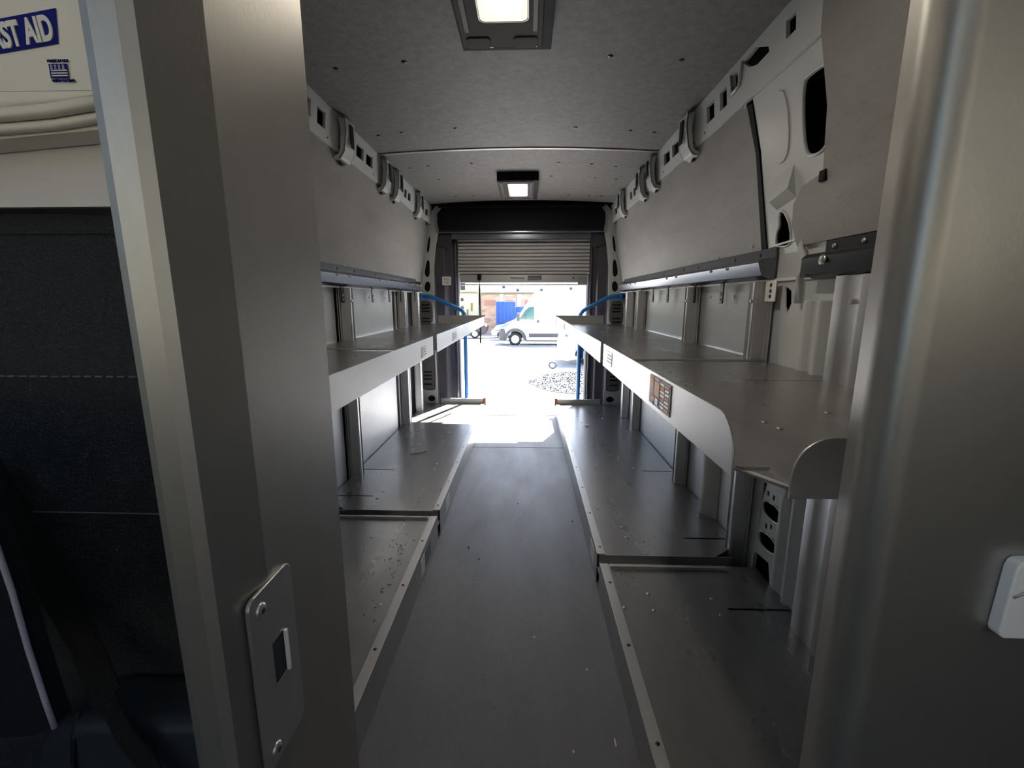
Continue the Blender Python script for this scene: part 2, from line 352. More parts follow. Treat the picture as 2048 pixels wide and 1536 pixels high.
        g.sheet([(WX(1.9), 1.93), (.706, 1.92), (.702, 1.86), (.716, 1.776), (.736, 1.746), (.765, 1.738), (.765, 1.742), (.738, 1.752), (.720, 1.780), (.707, 1.86), (.711, 1.915), (WX(1.9), 1.925)], [], lambda x, z: (MX(x, s), yb - ln / 2, z), lambda x, z: (MX(x, s), yb + ln / 2, z))
        bo = g.build('roof_bow_end', PAINT, wall, .003)
        MB().box(MX(.7, s), MX(.696, s), yb - .018, yb + .018, 1.80, 1.90).build('slot', BLACK, bo, .0)
        MB().box(MX(.755, s), MX(.763, s), yb - .02, yb + .01, 1.728, 1.74).build('drain_plug', BLACK, bo)
        MB().sheet(pr, [], lambda x, z: (MX(x, s), yb - ln / 2 - .001, z), lambda x, z: (MX(x, s), yb - ln / 2 + .001, z))

# ---------------------------------------------------------------- rear wall: D pillars, black trims, lintel
wr = MB().box(-1.02, .90, 4.5, 4.53, 1.90, 2.02).box(-1.06, -.99, 4.22, 4.5, 0, 1.95).box(.86, .93, 4.22, 4.5, 0, 1.95)
rear = wr.build('wall_rear', CAVITY); tag(rear, 'rear door frame of the van with light grey pillars and black side trims', kind='structure')
for s in (1, -1):
    out = [(.925, 0), (.925, 1.22), (.90, 1.30), (.86, 1.50), (.80, 1.74), (.765, 1.86), (.70, 1.93), (.655, 1.93), (.66, 1.82), (.685, 1.70), (.708, 1.60), (.735, 1.40), (.742, 1.10), (.735, 0)]
    def sl(pts):
        q = []
        for i in range(len(pts)):
            a = pts[i]; b = pts[(i + 1) % len(pts)]
            L_ = math.hypot(a[0] - b[0], a[1] - b[1]); t = min(.4, .022 / L_)
            q += [(a[0] + (b[0] - a[0]) * t, a[1] + (b[1] - a[1]) * t), (a[0] + (b[0] - a[0]) * (1 - t), a[1] + (b[1] - a[1]) * (1 - t))]
        return smoothpoly(q, 1)
    holes = [sl([(.755, 1.67), (.775, 1.67), (.80, 1.53), (.775, 1.525)]), sl([(.77, 1.46), (.80, 1.465), (.83, 1.32), (.775, 1.30)]), sl([(.77, 1.27), (.82, 1.27), (.835, 1.18), (.775, 1.17)]),
             sl([(.765, 1.09), (.88, 1.09), (.89, .88), (.76, .88)]), sl([(.755, .72), (.875, .72), (.88, .24), (.75, .24)]), sl([(.76, .19), (.83, .19), (.84, .13), (.76, .13)])]
    dp = MB().sheet(out, holes, lambda x, z: (MX(x, s), YR, z), lambda x, z: (MX(x, s), YR + .012, z)).build('pillar', PAINT, rear, .002)
    for (z0, z1, zz) in ((.885, 1.085, [1.055, 1.025, .995, .93, .90]), (.245, .715, [.66, .61, .42, .385, .35, .30])):
        v = MB().sheet(sl([(.762, z1), (.878, z1), (.885, z0), (.755, z0)]), [], lambda x, z: (MX(x, s), YR - .004, z), lambda x, z: (MX(x, s), YR + .016, z)).build('vent_cover', mat('vent_plastic', (.10, .10, .105), .5) if s == 1 and z0 > .5 else bpy.data.materials['vent_plastic'], rear)
        for z in zz: MB().box(MX(.785, s), MX(.86, s), YR - .0085, YR - .0035, z - .006, z + .006).build('louvre', BLACK, v, .002)
    MB().box(MX(.742, s), MX(1.0, s), YR + .05, YR + .06, 0, 1.99).box(MX(.70, s), MX(1.0, s), YR + .05, YR + .06, 1.70, 2.0).build('cavity_shade_panel', CAVITY, rear)
    e = 0 if s == 1 else -.04
    # black moulded trim between pillar and opening
    tr = MB().prism([(MX(.74, s), YR + .012), (MX(.73, s), YR + .05), (MX(.65, s), YR + .06), (MX(.635 + e, s), YR + .13), (MX(.575 + e, s), YR + .14), (MX(.565 + e, s), YR + .02 + .14), (MX(.565 + e, s), YR + .235), (MX(.75, s), YR + .235)], 0, 1.70)
    MBt = tr.build('side_trim', PURPLE, rear, .006)
    MB().box(MX(.60 + e, s), MX(.585 + e, s), YR + .115, YR + .145, .03, 1.66).build('shutter_guide', STEELC, rear, .002)
    MB().prism([(MX(.70, s), 1.60), (MX(.70, s), 1.70), (MX(.565, s), 1.70), (MX(.575, s), 1.60), (MX(.60, s), 1.57)], YR + .04, YR + .055, 'y').build('corner_gusset', PURPLE, rear)
MB().box(-.81, .68, YR - .02, YR + .30, 1.695, 1.71).box(-.70, .57, YR + .02, YR + .045, 1.645, 1.70).build('lintel', STEELC, rear, .003)
MB().box(-.66, .58, YR + .24, YR + .3, 1.3, 1.96).box(-.9, .8, YR + .24, YR + .3, 1.66, 2.03).build('outer_lintel', CAVITY, rear)

# ---------------------------------------------------------------- bulkhead (front wall) with door jambs
fw = MB().box(-1.02, -.335, .66, .68, 0, 1.98).box(-1.02, -.335, .497, .505, 1.200, 1.98)
front = fw.build('wall_front', mat('pale_bulkhead_panel', (.8, .8, .81), .5, 0, .05, 3)); tag(front, 'metal bulkhead between cab and cargo space with an open doorway', kind='structure')
jl = [(-.197, .43), (-.195, .297), (-.200, .250), (-.206, .2455), (-.220, .2450), (-.2255, .2465), (-.2275, .252), (-.2265, .258), (-.222, .260), (-.214, .262), (-.2125, .27), (-.212, .40), (-.34, .655), (-.34, .68), (-.325, .68)]
o = MB().prism(jl, -.0, 1.99).build('door_jamb', JAMB, front); tag(o, 'brushed metal door jamb on the left')
jr = [(.314, .43), (.3165, .41), (.3185, .400), (.3225, .392), (.329, .3865), (.338, .384), (1.0, .384), (1.0, .404), (.34, .404), (.337, .408), (.334, .43)]
o = MB().prism(jr, -.0, 1.99).build('door_jamb', JAMB, front, smooth=False); tag(o, 'brushed metal bulkhead panel on the right')
for p in o.data.polygons: p.use_smooth = True
o.modifiers.new('wn', 'WEIGHTED_NORMAL').keep_sharp = True
MB().box(.337, .345, .404, .43, 0, 1.99).build('edge_return', JAMB, front)
# strike plate
spo = rrect(.268, .324, .745, .892, .008)
hole = [(.290, .806), (.3065, .806), (.3065, .842), (.290, .842)]
sp = MB().sheet(spo, [hole], lambda y, z: (-.1925, y, z), lambda y, z: (-.1955, y, z)).build('strike_plate', ALU, front, .0006)
MB().box(-.1945, -.1932, .290, .3065, .806, .842).build('latch_pocket', CAVITY, sp)
MB().box(-.1925, -.190, .3045, .3075, .806, .842).build('latch_lip', WHITEP, sp, .0004)
for z in (.878, .757): rivet((-.1925, .281, z), (1, 0, 0), sp, .0058, .0022, ALU, 'screw'); rivet((-.1904, .281, z), (1, 0, 0), sp, .0022, .0003, CAVITY, 'screw_socket')

# cab shell around the camera (seen only in reflections and light)
cabw = MB().box(-1.06, -1.03, -1.5, .66, 0, 1.0).box(.96, .99, -1.5, .66, 0, 1.12).box(-1.06, .99, -1.53, -1.5, 0, 1.05)
cabw.box(-1.06, -1.03, .46, .66, 1.0, 2.0).box(.96, .99, .0, .66, 1.0, 2.0).box(-1.06, -1.03, -1.5, .66, 1.78, 2.0).box(.96, .99, -1.5, .66, 1.62, 2.0).box(-1.06, .99, -1.53, -1.0, 1.62, 1.66).box(-1.06, .99, -1.03, -1.0, 1.55, 2.0).box(-1.06, .99, -1.53, -1.5, 1.4, 2.0).box(-1.06, .99, -1.53, -1.0, 1.97, 2.0)
tag(cabw.build('wall_unseen_cab', mat('unseen_cab_beige', (.12, .115, .10), .8)), 'unseen cab sides and header below and above the window line', kind='structure')
MB().box(-1.0, .95, -1.5, -1.05, .6, 1.0).build('unseen_dash_shelf', PURPLE, bpy.data.objects['wall_unseen_cab'], .03)
tag(MB().box(-14, 14, -12.3, -12, -.5, 6.0).build('wall_light_blocker', mat('beige_blocker_wall', (.07, .065, .045), .9)), 'added unseen beige wall in front of the van, shaping the cab light', kind='structure')  # added out of view to tone down windscreen light and jamb reflections

# ================================================================= SHELVING
def shelving(s, lbl, y0, y1, ylow0, ylow1, posts, slots_lo, slots_up, riv_lo, riv_up, wide=(), near_end=False, far_end=False, post_w=.10):
    root = thing('shelving_unit', lbl, 'shelf', (MX(.6, s), (y0 + y1) / 2, 0))
    ZU = .885; XL = .27; XB = .852
    def sx(x): return MX(x, s)
    # --- upper shelf plate
    nearc = [(XL, y0), (XB, y0)] if not near_end else [(XL, y0 + .062), (XL + .035, y0), (XB, y0)]
    outer = nearc + [(XB, y1), (XL, y1)]
    hs = [[(b, y - .003), (XB - .01, y - .003), (XB - .01, y + .003), (b, y + .003)] for b, y in slots_up]
    up = MB().sheet(outer, hs, lambda x, y: (sx(x), y, ZU), lambda x, y: (sx(x), y, ZU - .003)).build('upper_shelf', SHELF, root)
    # front lip with rounded near corner
    ya = y0 + (.062 if near_end else .015); yb = y1 - (.02 if not far_end else 0)
    lip = [(ya, ZU - .012), (yb, ZU - .012), (yb, ZU + .066)]
    if near_end: lip += [(ya + .055 - .055 * sin(t), ZU + .011 + .055 * cos(t)) for t in [i * pi / 16 for i in range(9)]]
    else: lip += [(ya + .006, ZU + .066), (ya, ZU + .058)]
    MB().sheet(lip, [], lambda y, z: (sx(XL), y, z), lambda y, z: (sx(XL - .003), y, z)).build('front_lip', ALU, up, .0008)
    if near_end:
        fl = [(XL + .035, ZU - .012), (XB, ZU - .012), (XB, ZU + .062)] + [(XL + .035 + .045 - .045 * sin(t), ZU + .017 + .045 * cos(t)) for t in [i * pi / 16 for i in range(9)]]
        MB().sheet(fl, [], lambda x, z: (sx(x), y0, z), lambda x, z: (sx(x), y0 - .003, z)).build('end_flange', ALU, up, .0008)
        MB().add([(sx(XL), y0 + .06, ZU + .001), (sx(XL + .036), y0, ZU + .001), (sx(XL + .036), y0 + .004, ZU + .003), (sx(XL + .004), y0 + .062, ZU + .003)], [(0, 1, 2, 3)]).build('corner_fold', BOLT, up)
        MB().box(sx(XL + .004), sx(XL + .045), y0 + .060, y0 + .066, ZU, ZU + .003).build('corner_tab', ALU, up)
        MB().box(sx(XL + .036), sx(XL + .041), y0 + .004, y0 + .048, ZU, ZU + .003).build('corner_tab', ALU, up)
    else:
        MB().box(sx(XL + .03), sx(XB), y0, y0 + .004, ZU, ZU + .006).build('end_fold', ALU, up)
    if far_end:
        MB().box(sx(XL - .002), sx(.70), y1, y1 + .004, ZU - .015, ZU + .075).build('end_flange', ALU, up, .001)
        MB().box(sx(XL - .006), sx(XL + .002), y1 - .004, y1 + .008, ZU - .02, ZU + .078).build('corner_clip', BLACKM, up)
    # under channel stiffeners
    MB().box(sx(XL + .05), sx(XL + .09), y0 + .03, y1 - .03, ZU - .025, ZU - .003).build('stiffener', ALU, up)
    for (x, y) in riv_up: rivet((sx(x), y, ZU), (0, 0, 1), up, .006, .003)
    # --- lower shelf
    ZL = .12
    o2 = [(.285, ylow0 + (.03 if ylow0 > 1.2 else 0)), (.315, ylow0), (.735 if ylow0 > 1.2 else .856, ylow0), (.856, ylow0 + (.09 if ylow0 > 1.2 else 0)), (.856, ylow1), (.285, ylow1)]
    hs = [[(b, y - .005), (.85, y - .005), (.85, y + .005), (b, y + .005)] for b, y in slots_lo]
    lo = MB().sheet(o2, hs, lambda x, y: (sx(x), y, ZL), lambda x, y: (sx(x), y, ZL - .003)).build('lower_shelf', SHELF, root)
    ed = MB().box(sx(.278), sx(.310), ylow0 + .0, ylow1, ZL, ZL + .004).box(sx(.278), sx(.281), ylow0 + .0, ylow1, 0, ZL + .006)
    e = ed.build('edge_angle', ALU, lo, .0008)
    y = ylow0 + .05
    while y < ylow1:
        rivet((sx(.297), y, ZL + .004), (0, 0, 1), lo, .0055, .0015, BLACKM, 'screw'); y += .29
    MB().box(sx(.286), sx(.80 if ylow0 > 1.2 else .85), ylow0 - .003, ylow0, ZL - .045, ZL).build('end_fold', ALU, lo)
    if not far_end: MB().box(sx(.279), sx(.84), ylow1 - .01, ylow1 + .055, ZL - .05, ZL - .046).build('joint_plate', ALU, lo)
    if not far_end: MB().box(sx(.315), sx(.745), ylow1 - .03, ylow1 - .024, ZL, ZL + .012).box(sx(.315), sx(.745), ylow1 - .03, ylow1, ZL, ZL + .003).build('end_angle', ALU, lo, .001)
    if far_end:
        MB().box(sx(.29), sx(.70), ylow1 + .0, ylow1 + .004, ZL - .01, ZL + .05).box(sx(.29), sx(.70), ylow1 - .02, ylow1 + .004, ZL + .046, ZL + .05).build('end_flange', ALU, lo, .001)
        tag(MB().box(sx(.265), sx(.295), ylow1 - .006, ylow1 + .012, ZL - .02, ZL + .055).build('end_cap', DULLORANGE, lo, .003), 'dull orange end cap')
    for (x, y) in riv_lo: rivet((sx(x), y, ZL), (0, 0, 1), lo, .0065, .0035)
    # --- hat section posts
    for y in posts:
        w = post_w if y not in wide else .19
        h = [(.858, y - w / 2), (.852, y - w / 2), (.850, y - w / 2 + .016), (.808, y - w / 2 + .022), (.803, y - w * .17), (.809, y - w * .11), (.809, y + w * .11), (.803, y + w * .17), (.808, y + w / 2 - .022), (.850, y + w / 2 - .016), (.852, y + w / 2), (.858, y + w / 2)]
        p = MB().prism([(sx(a), b) for a, b in h], .0 if y in wide else .0, 1.163).build('post', ALU, root, .002)
        MB().box(sx(.812), sx(.802), y - .006, y + .006, 1.09, 1.102).build('post_bolt', BOLT, p, .002)
    return root, up, lo
RL = [(.419, 1.82), (.42, 1.732), (.624, 1.788), (.624, 1.715), (.492, 1.676), (.442, 3.519), (.429, 2.568), (.428, 2.488), (.635, 2.527), (.637, 2.449), (.34, 1.989), (.43, 3.70), (.64, 3.66)]
RU = [(.506, 3.027), (.7, 2.737), (.687, 2.627), (.454, 1.958), (.453, 1.863), (.645, 1.835)]
uR2 = shelving(1, 'long bare aluminium two-level shelf along the right wall, reaching the rear door', 1.61, 4.15, 1.60, 4.17, (1.66, 2.33, 3.36, 3.73), [(.66, 1.735), (.675, 2.48), (.70, 3.66), (.70, 4.10)], [(.60, 1.745), (.62, 2.50)], RL, RU, far_end=True)
uR1 = shelving(1, 'short two-level aluminium shelf on the right, next to the bulkhead with rounded lip corner', .497, 1.585, .50, 1.535, (1.155,), [(.654, 1.30)], [(.60, 1.215)],
               [(.415, 1.366), (.319, 1.293), (.412, 1.284), (.62, 1.347), (.618, 1.268)], [(.439, 1.443), (.434, 1.351), (.623, 1.339), (.629, 1.26), (.425, .783), (.429, .743), (.582, .857)], wide=(1.155,), near_end=True)
def ml(l): return [(MX(x, -1), y) for x, y in l]
uL2 = shelving(-1, 'long bare aluminium two-level shelf along the left wall, reaching the rear door', 1.93, 4.15, 1.945, 4.17, (2.38, 3.45, 3.87), [(.65, 2.455), (.65, 2.095), (.665, 3.655)], [(.62, 2.52), (.60, 2.08)],
               ml([(-.753, 2.52), (-.748, 2.44), (-.687, 2.411), (-.544, 2.552), (-.545, 2.47), (-.544, 2.175), (-.544, 2.096), (-.447, 2.191), (-.749, 2.066), (-.743, 2.149), (-.448, 2.0)]), ml([(-.601, 2.387), (-.612, 2.357), (-.638, 2.942), (-.794, 2.185)]), far_end=True)
uL1 = shelving(-1, 'nearer two-level aluminium shelf on the left, half hidden by the door jamb', .75, 1.885, .75, 1.885, (1.155,), [(.654, 1.30)], [(.60, 1.215)],
               ml([(-.648, 1.695), (-.465, 1.682), (-.476, 1.28), (-.643, 1.60)]), ml([(-.668, 1.707), (-.45, 1.69)]))
# stickers on the front lips
def lipsticker(up, s, y0, y1, z0, z1, warn=False):
    r = MB().box(MX(.2668, s), MX(.2655, s), y0, y1, z0, z1).build('sticker', LABG if warn else WHITEP, up); x = MX(.2650, s); x2 = MX(.2656, s)
    if warn:
        tag(r, 'grey and orange warning sticker')
    else:
        for k in range(3): MB().box(x, x2, y0 + .012, y1 - .012 - .01 * k, z0 + .008 + k * .011, z0 + .012 + k * .011).build('sticker_print', PRINTB, up)
    return r
def printblock(par, s, y0, y1, z0, z1, m):
    MB().box(MX(.2655, s), MX(.2648, s), y0, y1, z0, z1).build('print', m, par)
# warning sticker as a thing-level part set (upper shelf > sticker, print)
st = lipsticker(uR1[1], 1, .815, .955, .884, .944, True)
def pp(y0, y1, z0, z1, m): MB().box(.2655, .2646, y0, y1, z0, z1).build('sticker_print', m, uR1[1])
pp(.925, .95, .918, .938, ORANGE); pp(.885, .918, .906, .936, ORANGE); pp(.915, .94, .892, .902, ORANGE); pp(.89, .91, .889, .902, BLUE)
pp(.922, .9225, .884, .944, WHITEP); pp(.882, .8825, .884, .944, WHITEP)
for k in range(7):
    for q in range(2): pp(.823 + q * .029, .823 + q * .029 + .022 + random.random() * .004, .890 + k * .0075, .8935 + k * .0075, WHITEP if (k + q) % 3 else ORANGE)
for q in range(4): pp(.887, .916, .9385 + q * .0014, .939 + q * .0014, WHITEP)
lipsticker(uR1[1], 1, 1.40, 1.50, .892, .935)
lipsticker(uL1[1], -1, 1.66, 1.74, .884, .925); lipsticker(uL2[1], -1, 2.36, 2.5, .884, .93); lipsticker(uR2[1], 1, 3.2, 3.4, .89, .935)
# lower edge stickers
for u, s, y0, y1, m in ((uR1, 1, .60, .80, DULLORANGE), (uL1, -1, 1.62, 1.73, LABG), (uR2, 1, 1.66, 1.76, WHITEP), (uL1, -1, 1.56, 1.62, WHITEP), (uL2, -1, 2.1, 2.2, WHITEP)):
    MB().box(MX(.278, s), MX(.2768, s), y0, y1, .03, .10).build('sticker', m, u[2])
    if m is DULLORANGE:
        for k in range(6): MB().box(MX(.2768, s), MX(.2762, s), y0 + .012 + k * .03, y0 + .03 + k * .03, .045, .085).build('sticker_print', WHITEP, u[2])

# ================================================================= WALL CHANNELS
def channel(s, lbl, y0, y1, m, fl_holes, bolts, tabs, x=.80, zo=0.0):
    r = thing('wall_channel', lbl, 'rail', (MX(.83, s), (y0 + y1) / 2, 1.17))
    pr = [(.85, 1.243 + zo), (x, 1.238 + zo), (x - .012, 1.226 + zo), (x + .004, 1.182 + zo), (x + .03, 1.170 + zo), (.85, 1.170 + zo)]
    b = MB().sheet([(a, c) for a, c in pr], [], lambda a, c: (MX(a, s), y0, c), lambda a, c: (MX(a, s), y1, c)).build('channel', m, r, .002)
    f = MB().box(MX(.8495, s), MX(.843, s), y0, y1, 1.238 + zo, 1.277 + zo).build('flange', STEELC if m is not BLACKM else BLACKM, r, .001)
    for y in fl_holes: rivet((MX(.843, s), y, 1.258 + zo), (-s, 0, 0), f, .0075, .002, CAVITY, 'bolt_hole')
    for y in bolts: rivet((MX(x - .010, s), y, 1.222 + zo), (-s, 0, .1), b, .008, .006)
    for y in tabs:
        t = MB().box(MX(.835, s), MX(.829, s), y - .016, y + .016, 1.085, 1.17).build('hanger_tab', BLACKM, r, .002)
        rivet((MX(.829, s), y, 1.125), (-s, 0, 0), t, .007, .005); rivet((MX(.829, s), y, 1.102), (-s, 0, 0), t, .005, .004)
    return r
channel(1, 'blue-grey folded steel channel above the long right shelf', 1.60, 4.02, STEELC, [3.3, 2.871, 2.507, 2.30, 1.9, 1.70], [2.004, 1.845, 2.624, 2.463, 3.836, 3.676, 3.529, 3.378], [1.975, 2.297, 2.727, 3.044, 3.356])
channel(-1, 'blue-grey folded steel channel above the long left shelf', 1.60, 3.96, STEELC, [2.313, 2.537, 2.902, 3.3], [2.181, 2.337, 2.808, 2.97, 3.446, 3.616, 3.77, 3.9], [2.328, 2.79, 3.132, 3.427, 3.85])
cf = channel(1, 'short black channel at right beside the bulkhead', .5, 1.34, BLACKM, [], [], [1.0, 1.15], .79, -.012)
rivet((.779, 1.245, 1.205), (-1, 0, .1), cf, .015, .004, BOLT, 'ring_bolt')
for y in (1.30, 1.19, .9): rivet((.843, y, 1.247), (-1, 0, 0), cf, .008, .006)
MB().box(.845, .80, 1.335, 1.375, 1.165, 1.215).build('end_tongue', BLACKM, cf, .002)
cs = thing('corner_bracket', 'small white punched bracket at the pillar end of the blue-grey right channel', 'bracket', (.83, 1.58, 1.13))
MB().box(.835, .831, 1.555, 1.62, 1.095, 1.165).build('plate', WHITEP, cs, .001)
for z in (1.15, 1.13, 1.112): rivet((.831, 1.585, z), (-1, 0, 0), cs, .007, .003, BLACKM, 'bolt')

# ================================================================= CEILING LAMPS
def lamp(lbl, y0):
    r = thing('ceiling_lamp', lbl, 'lamp', (-.072, y0 + .3, 1.945), 'cargo ceiling lamps')
    x0, x1 = -.215, .072; y1 = y0 + .6; z = 1.895
    frame = [(x0, y0), (x1, y0), (x1, y1), (x0, y1)]
    inner = [(x0 + .012, y0 + .012), (x1 - .012, y0 + .012), (x1 - .022, y1 - .014), (x0 + .006, y1 - .014)]
    MB().sheet(frame, [], lambda x, y: (x, y, 1.901), lambda x, y: (x, y, 1.953)).build('backing_frame', BLACK, r, .003)
    lx0, lx1, ly0, ly1 = -.145, -.002, y0 + .05, y0 + .43
    hous = MB().sheet([(x0 + .004, y0 + .008), (x1 - .03, y0 + .008), (x1 - .03, y1 - .03), (x0 + .004, y1 - .03)], [rrect(lx0 + .0, lx1, ly0, ly1, .02)], lambda x, y: (x, y, z), lambda x, y: (x, y, 1.913))
    h = hous.build('housing', LAMPH, r, .004)
    for xa, xb in ((x0 + .02, x0 + .036), (x1 - .062, x1 - .046)):
        MB().box(xa, xb, y0 + .03, y1 - .12, z - .004, z).build('grip_rib', PURPLE, h, .004)
    for xa in (x0 + .02, x1 - .12): MB().prism(rrect(xa, xa + .075, y1 - .09, y1 - .034, .014), z - .0035, z).build('pad', LAMPH, h, .001)
    for xa in (x0 + .055, x1 - .09): MB().box(xa, xa + .045, y1 - .033, y1 - .026, z + .002, z + .006).build('clip', WHITEP, h)
    MB().box(x1 + .0, x1 + .002, y0 + .1, y0 + .34, 1.92, 1.935).build('side_strip', SEAMM, h)
    l = MB().prism(rrect(lx0 + .003, lx1 - .003, ly0 + .003, ly1 - .003, .018), z - .004, z + .006).build('lens', LENS, r, .003)
    MB().box(lx0 + .035, lx1 - .035, ly0 + .04, ly1 - .06, z - .006, z - .0035).build('diode_strip', LENSHOT, l, .001)
    MB().tube([(a, b, z - .002) for a, b in rrect(lx0, lx1, ly0, ly1, .02)] + [(lx1, ly1 - .02, z - .002)], .003, 6).build('lens_rim', SEAMM, r, smooth=True)
    return r
lamp('lit ceiling lamp at the front of the cargo space, the larger of the two', 1.03)
lamp('lit ceiling lamp further back, just before the rear roll-up door', 3.24)

# ================================================================= REAR SHUTTER
sh = thing('roll_up_shutter', 'half raised silver slatted roll-up door closing the top of the rear opening', 'shutter', (-.04, YR + .13, 1.237))
hb = MB().prism([(-.80, 1.71), (.67, 1.71), (.685, 1.78), (.685, 1.86), (.64, 1.918), (-.76, 1.918), (-.815, 1.86), (-.815, 1.78)], YR - .04, YR + .2, 'y').build('header_box', BLACK, sh, .012)
MB().box(-.80, .67, YR - .06, YR - .035, 1.905, 1.93).build('header_rim', BLACK, sh, .004)
zt = 1.66; ns = 10; z = zt; hgt = (1.66 - 1.332) / ns
for k in range(ns):
    a = z - hgt + .004; b = z
    sec = [(YR + .125, a), (YR + .112, a + hgt * .3), (YR + .110, a + hgt * .55), (YR + .118, b - .003), (YR + .128, b), (YR + .136, b), (YR + .136, a)]
    MB().prism(sec, -.655, .577, 'x').build('slat', SLATM, sh)
    z -= hgt
MB().box(-.655, .575, YR + .132, YR + .14, 1.33, 1.68).build('slat_backing', CAVITY, sh)
bb = MB().box(-.64, .56, YR + .11, YR + .14, 1.262, 1.332).box(-.635, .555, YR + .10, YR + .14, 1.237, 1.247).build('bottom_bar', ALU, sh, .002)
MB().box(-.16, -.03, YR + .105, YR + .11, 1.298, 1.312).build('recess_handle', STEELC, bb, .002)
MB().box(.0, .13, YR + .106, YR + .11, 1.285, 1.325).build('recess_handle', CAVITY, bb); MB().box(.0, .13, YR + .103, YR + .106, 1.285, 1.318).build('handle_plate', STEELC, bb)
MB().box(.47, .56, YR + .095, YR + .11, 1.245, 1.315).build('latch', BOLT, bb, .003); rivet((.43, YR + .11, 1.305), (0, -1, 0), bb, .008, .005, BLACK, 'stop')
for x in (-.585, .46): MB().box(x, x + .025, YR + .10, YR + .112, 1.652, 1.672).build('stop_block', BLACK, sh, .002)

ps = thing('pull_strap', 'black pull strap hanging from the bottom bar of the rear shutter', 'strap', (-.455, YR + .08, 1.3))
MB().tube([(-.452, YR + .095, 1.32), (-.455, YR + .085, 1.2), (-.452, YR + .08, 1.0), (-.448, YR + .08, .82), (-.452, YR + .08, .69)], .01, 8, (.009, .004)).build('webbing', BELT, ps)
MB().box(-.475, -.437, YR + .085, YR + .108, 1.285, 1.34).build('strap_anchor', BLACK, ps, .006)
cb = thing('cable', 'thin pale cable loop hanging beside the strap under the left shelf', 'cable', (-.56, YR + .3, .6))
MB().tube([(-.66 + .1 - .1 * cos(t), YR + .33, .70 - .11 * sin(t) + (.25 * (t - pi) if t > pi else 0)) for t in [i * pi / 10 for i in range(11)]], .0028, 6).build('loop', SEAMM, cb, smooth=True)

for s, l in ((1, 'bright blue grab rail at the rear door, right side'), (-1, 'bright blue grab rail at the rear door, left side')):
    g = thing('grab_rail', l, 'rail', (MX(.62, s), YR, 0))
    xb = .49 if s == 1 else -.585; ye = YR - .015
    p = [(MX(.89, s), ye, 1.135), (MX(.80, s), ye, 1.135), (MX(.75, s), ye, 1.125), (MX(.70, s), ye, 1.105), (xb + s * .035, ye, 1.01), (xb + s * .01, ye, .985)]
    MB().tube(p, .018, 10).build('upper_bar', BLUE, g, smooth=True)
    MB().tube([p[-1], (xb, ye + .005, .96), (xb, ye + .02, .90), (xb, ye + .03, .0)], .019, 10).build('post', BLUE, g, smooth=True)
    MB().box(MX(.87, s), MX(.845, s), YR - .05, YR - .003, 1.10, 1.16).build('mount', BLUE, g, .004)
MB().box(.505, .53, YR, YR + .04, .55, .70).build('bracket', BLUE, bpy.data.objects['grab_rail'], .004)

sk = thing('notice_sticker', 'small white notice on the black trim left of the rear opening', 'sticker', (-.74, YR + .03, 1.24))
MB().box(-.792, -.712, YR + .01, YR + .013, 1.236, 1.312).build('paper', WHITEP, sk)
for k in range(5): MB().box(-.78, -.725, YR + .0085, YR + .0102, 1.25 + k * .011, 1.254 + k * .011).build('print', LABG if k != 2 else ORANGE, sk)

# ================================================================= CAB OBJECTS (left)
fa = thing('first_aid_box', 'cream plastic first aid box with blue lettered band, top left', 'box', (-.60, .47, 1.25))
def bend(y, x): return y
prof = [(-.86, 1.290), (-.80, 1.280), (-.62, 1.274), (-.46, 1.284), (-.385, 1.294), (-.372, 1.325), (-.365, 1.50), (-.365, 1.56), (-.87, 1.56), (-.875, 1.33)]
MB().sheet(prof, [], lambda x, z: (x, .450, z), lambda x, z: (x, .492, z)).build('lid', CREAM, fa, .006, seg=4)
rimp = [(-.87, 1.286), (-.80, 1.274), (-.62, 1.268), (-.46, 1.278), (-.375, 1.289)]
MB().tube([(x, .452, z) for x, z in rimp], .006, 8).build('rim', CREAM, fa, smooth=True)
MB().tube([(x, .458, z - .010) for x, z in rimp], .005, 8).build('rim', CREAM, fa, smooth=True)
MB().sheet([(-.86, 1.262), (-.62, 1.250), (-.375, 1.268), (-.375, 1.286), (-.62, 1.268), (-.87, 1.286)], [], lambda x, z: (x, .462, z), lambda x, z: (x, .494, z)).build('body', CREAM, fa)
bd = MB().add([(-.70, .4492, 1.300), (-.436, .4492, 1.3335), (-.433, .4492, 1.3625), (-.70, .4492, 1.326)], [(0, 1, 2, 3)]).build('blue_band', NAVY, fa)
lettering('FIRST AID', (-.5085, .4485, 1.3282), .0285, WHITEP, fa, (pi / 2, -.125, 0), .58, bold=.0011)
fl = MB().box(-.4485, -.431, .4485, .4492, 1.3045, 1.3165).build('flag_mark', NAVY, fa)
for k in range(3):
    MB().box(-.4465, -.431, .4478, .4484, 1.3058 + k * .0022, 1.3068 + k * .0022).build('print', WHITEP, fl)
    for q in range(4): MB().box(-.4465 + q * .0038, -.4448 + q * .0038, .4478, .4484, 1.3120 + k * .0014, 1.3127 + k * .0014).build('print', WHITEP, fl)
lettering('MADE IN USA', (-.449, .4485, 1.3178), .0034, NAVY, fa, name='lettering'); lettering('WITH GLOBAL', (-.4475, .4485, 1.3012), .0034, NAVY, fa, name='lettering')

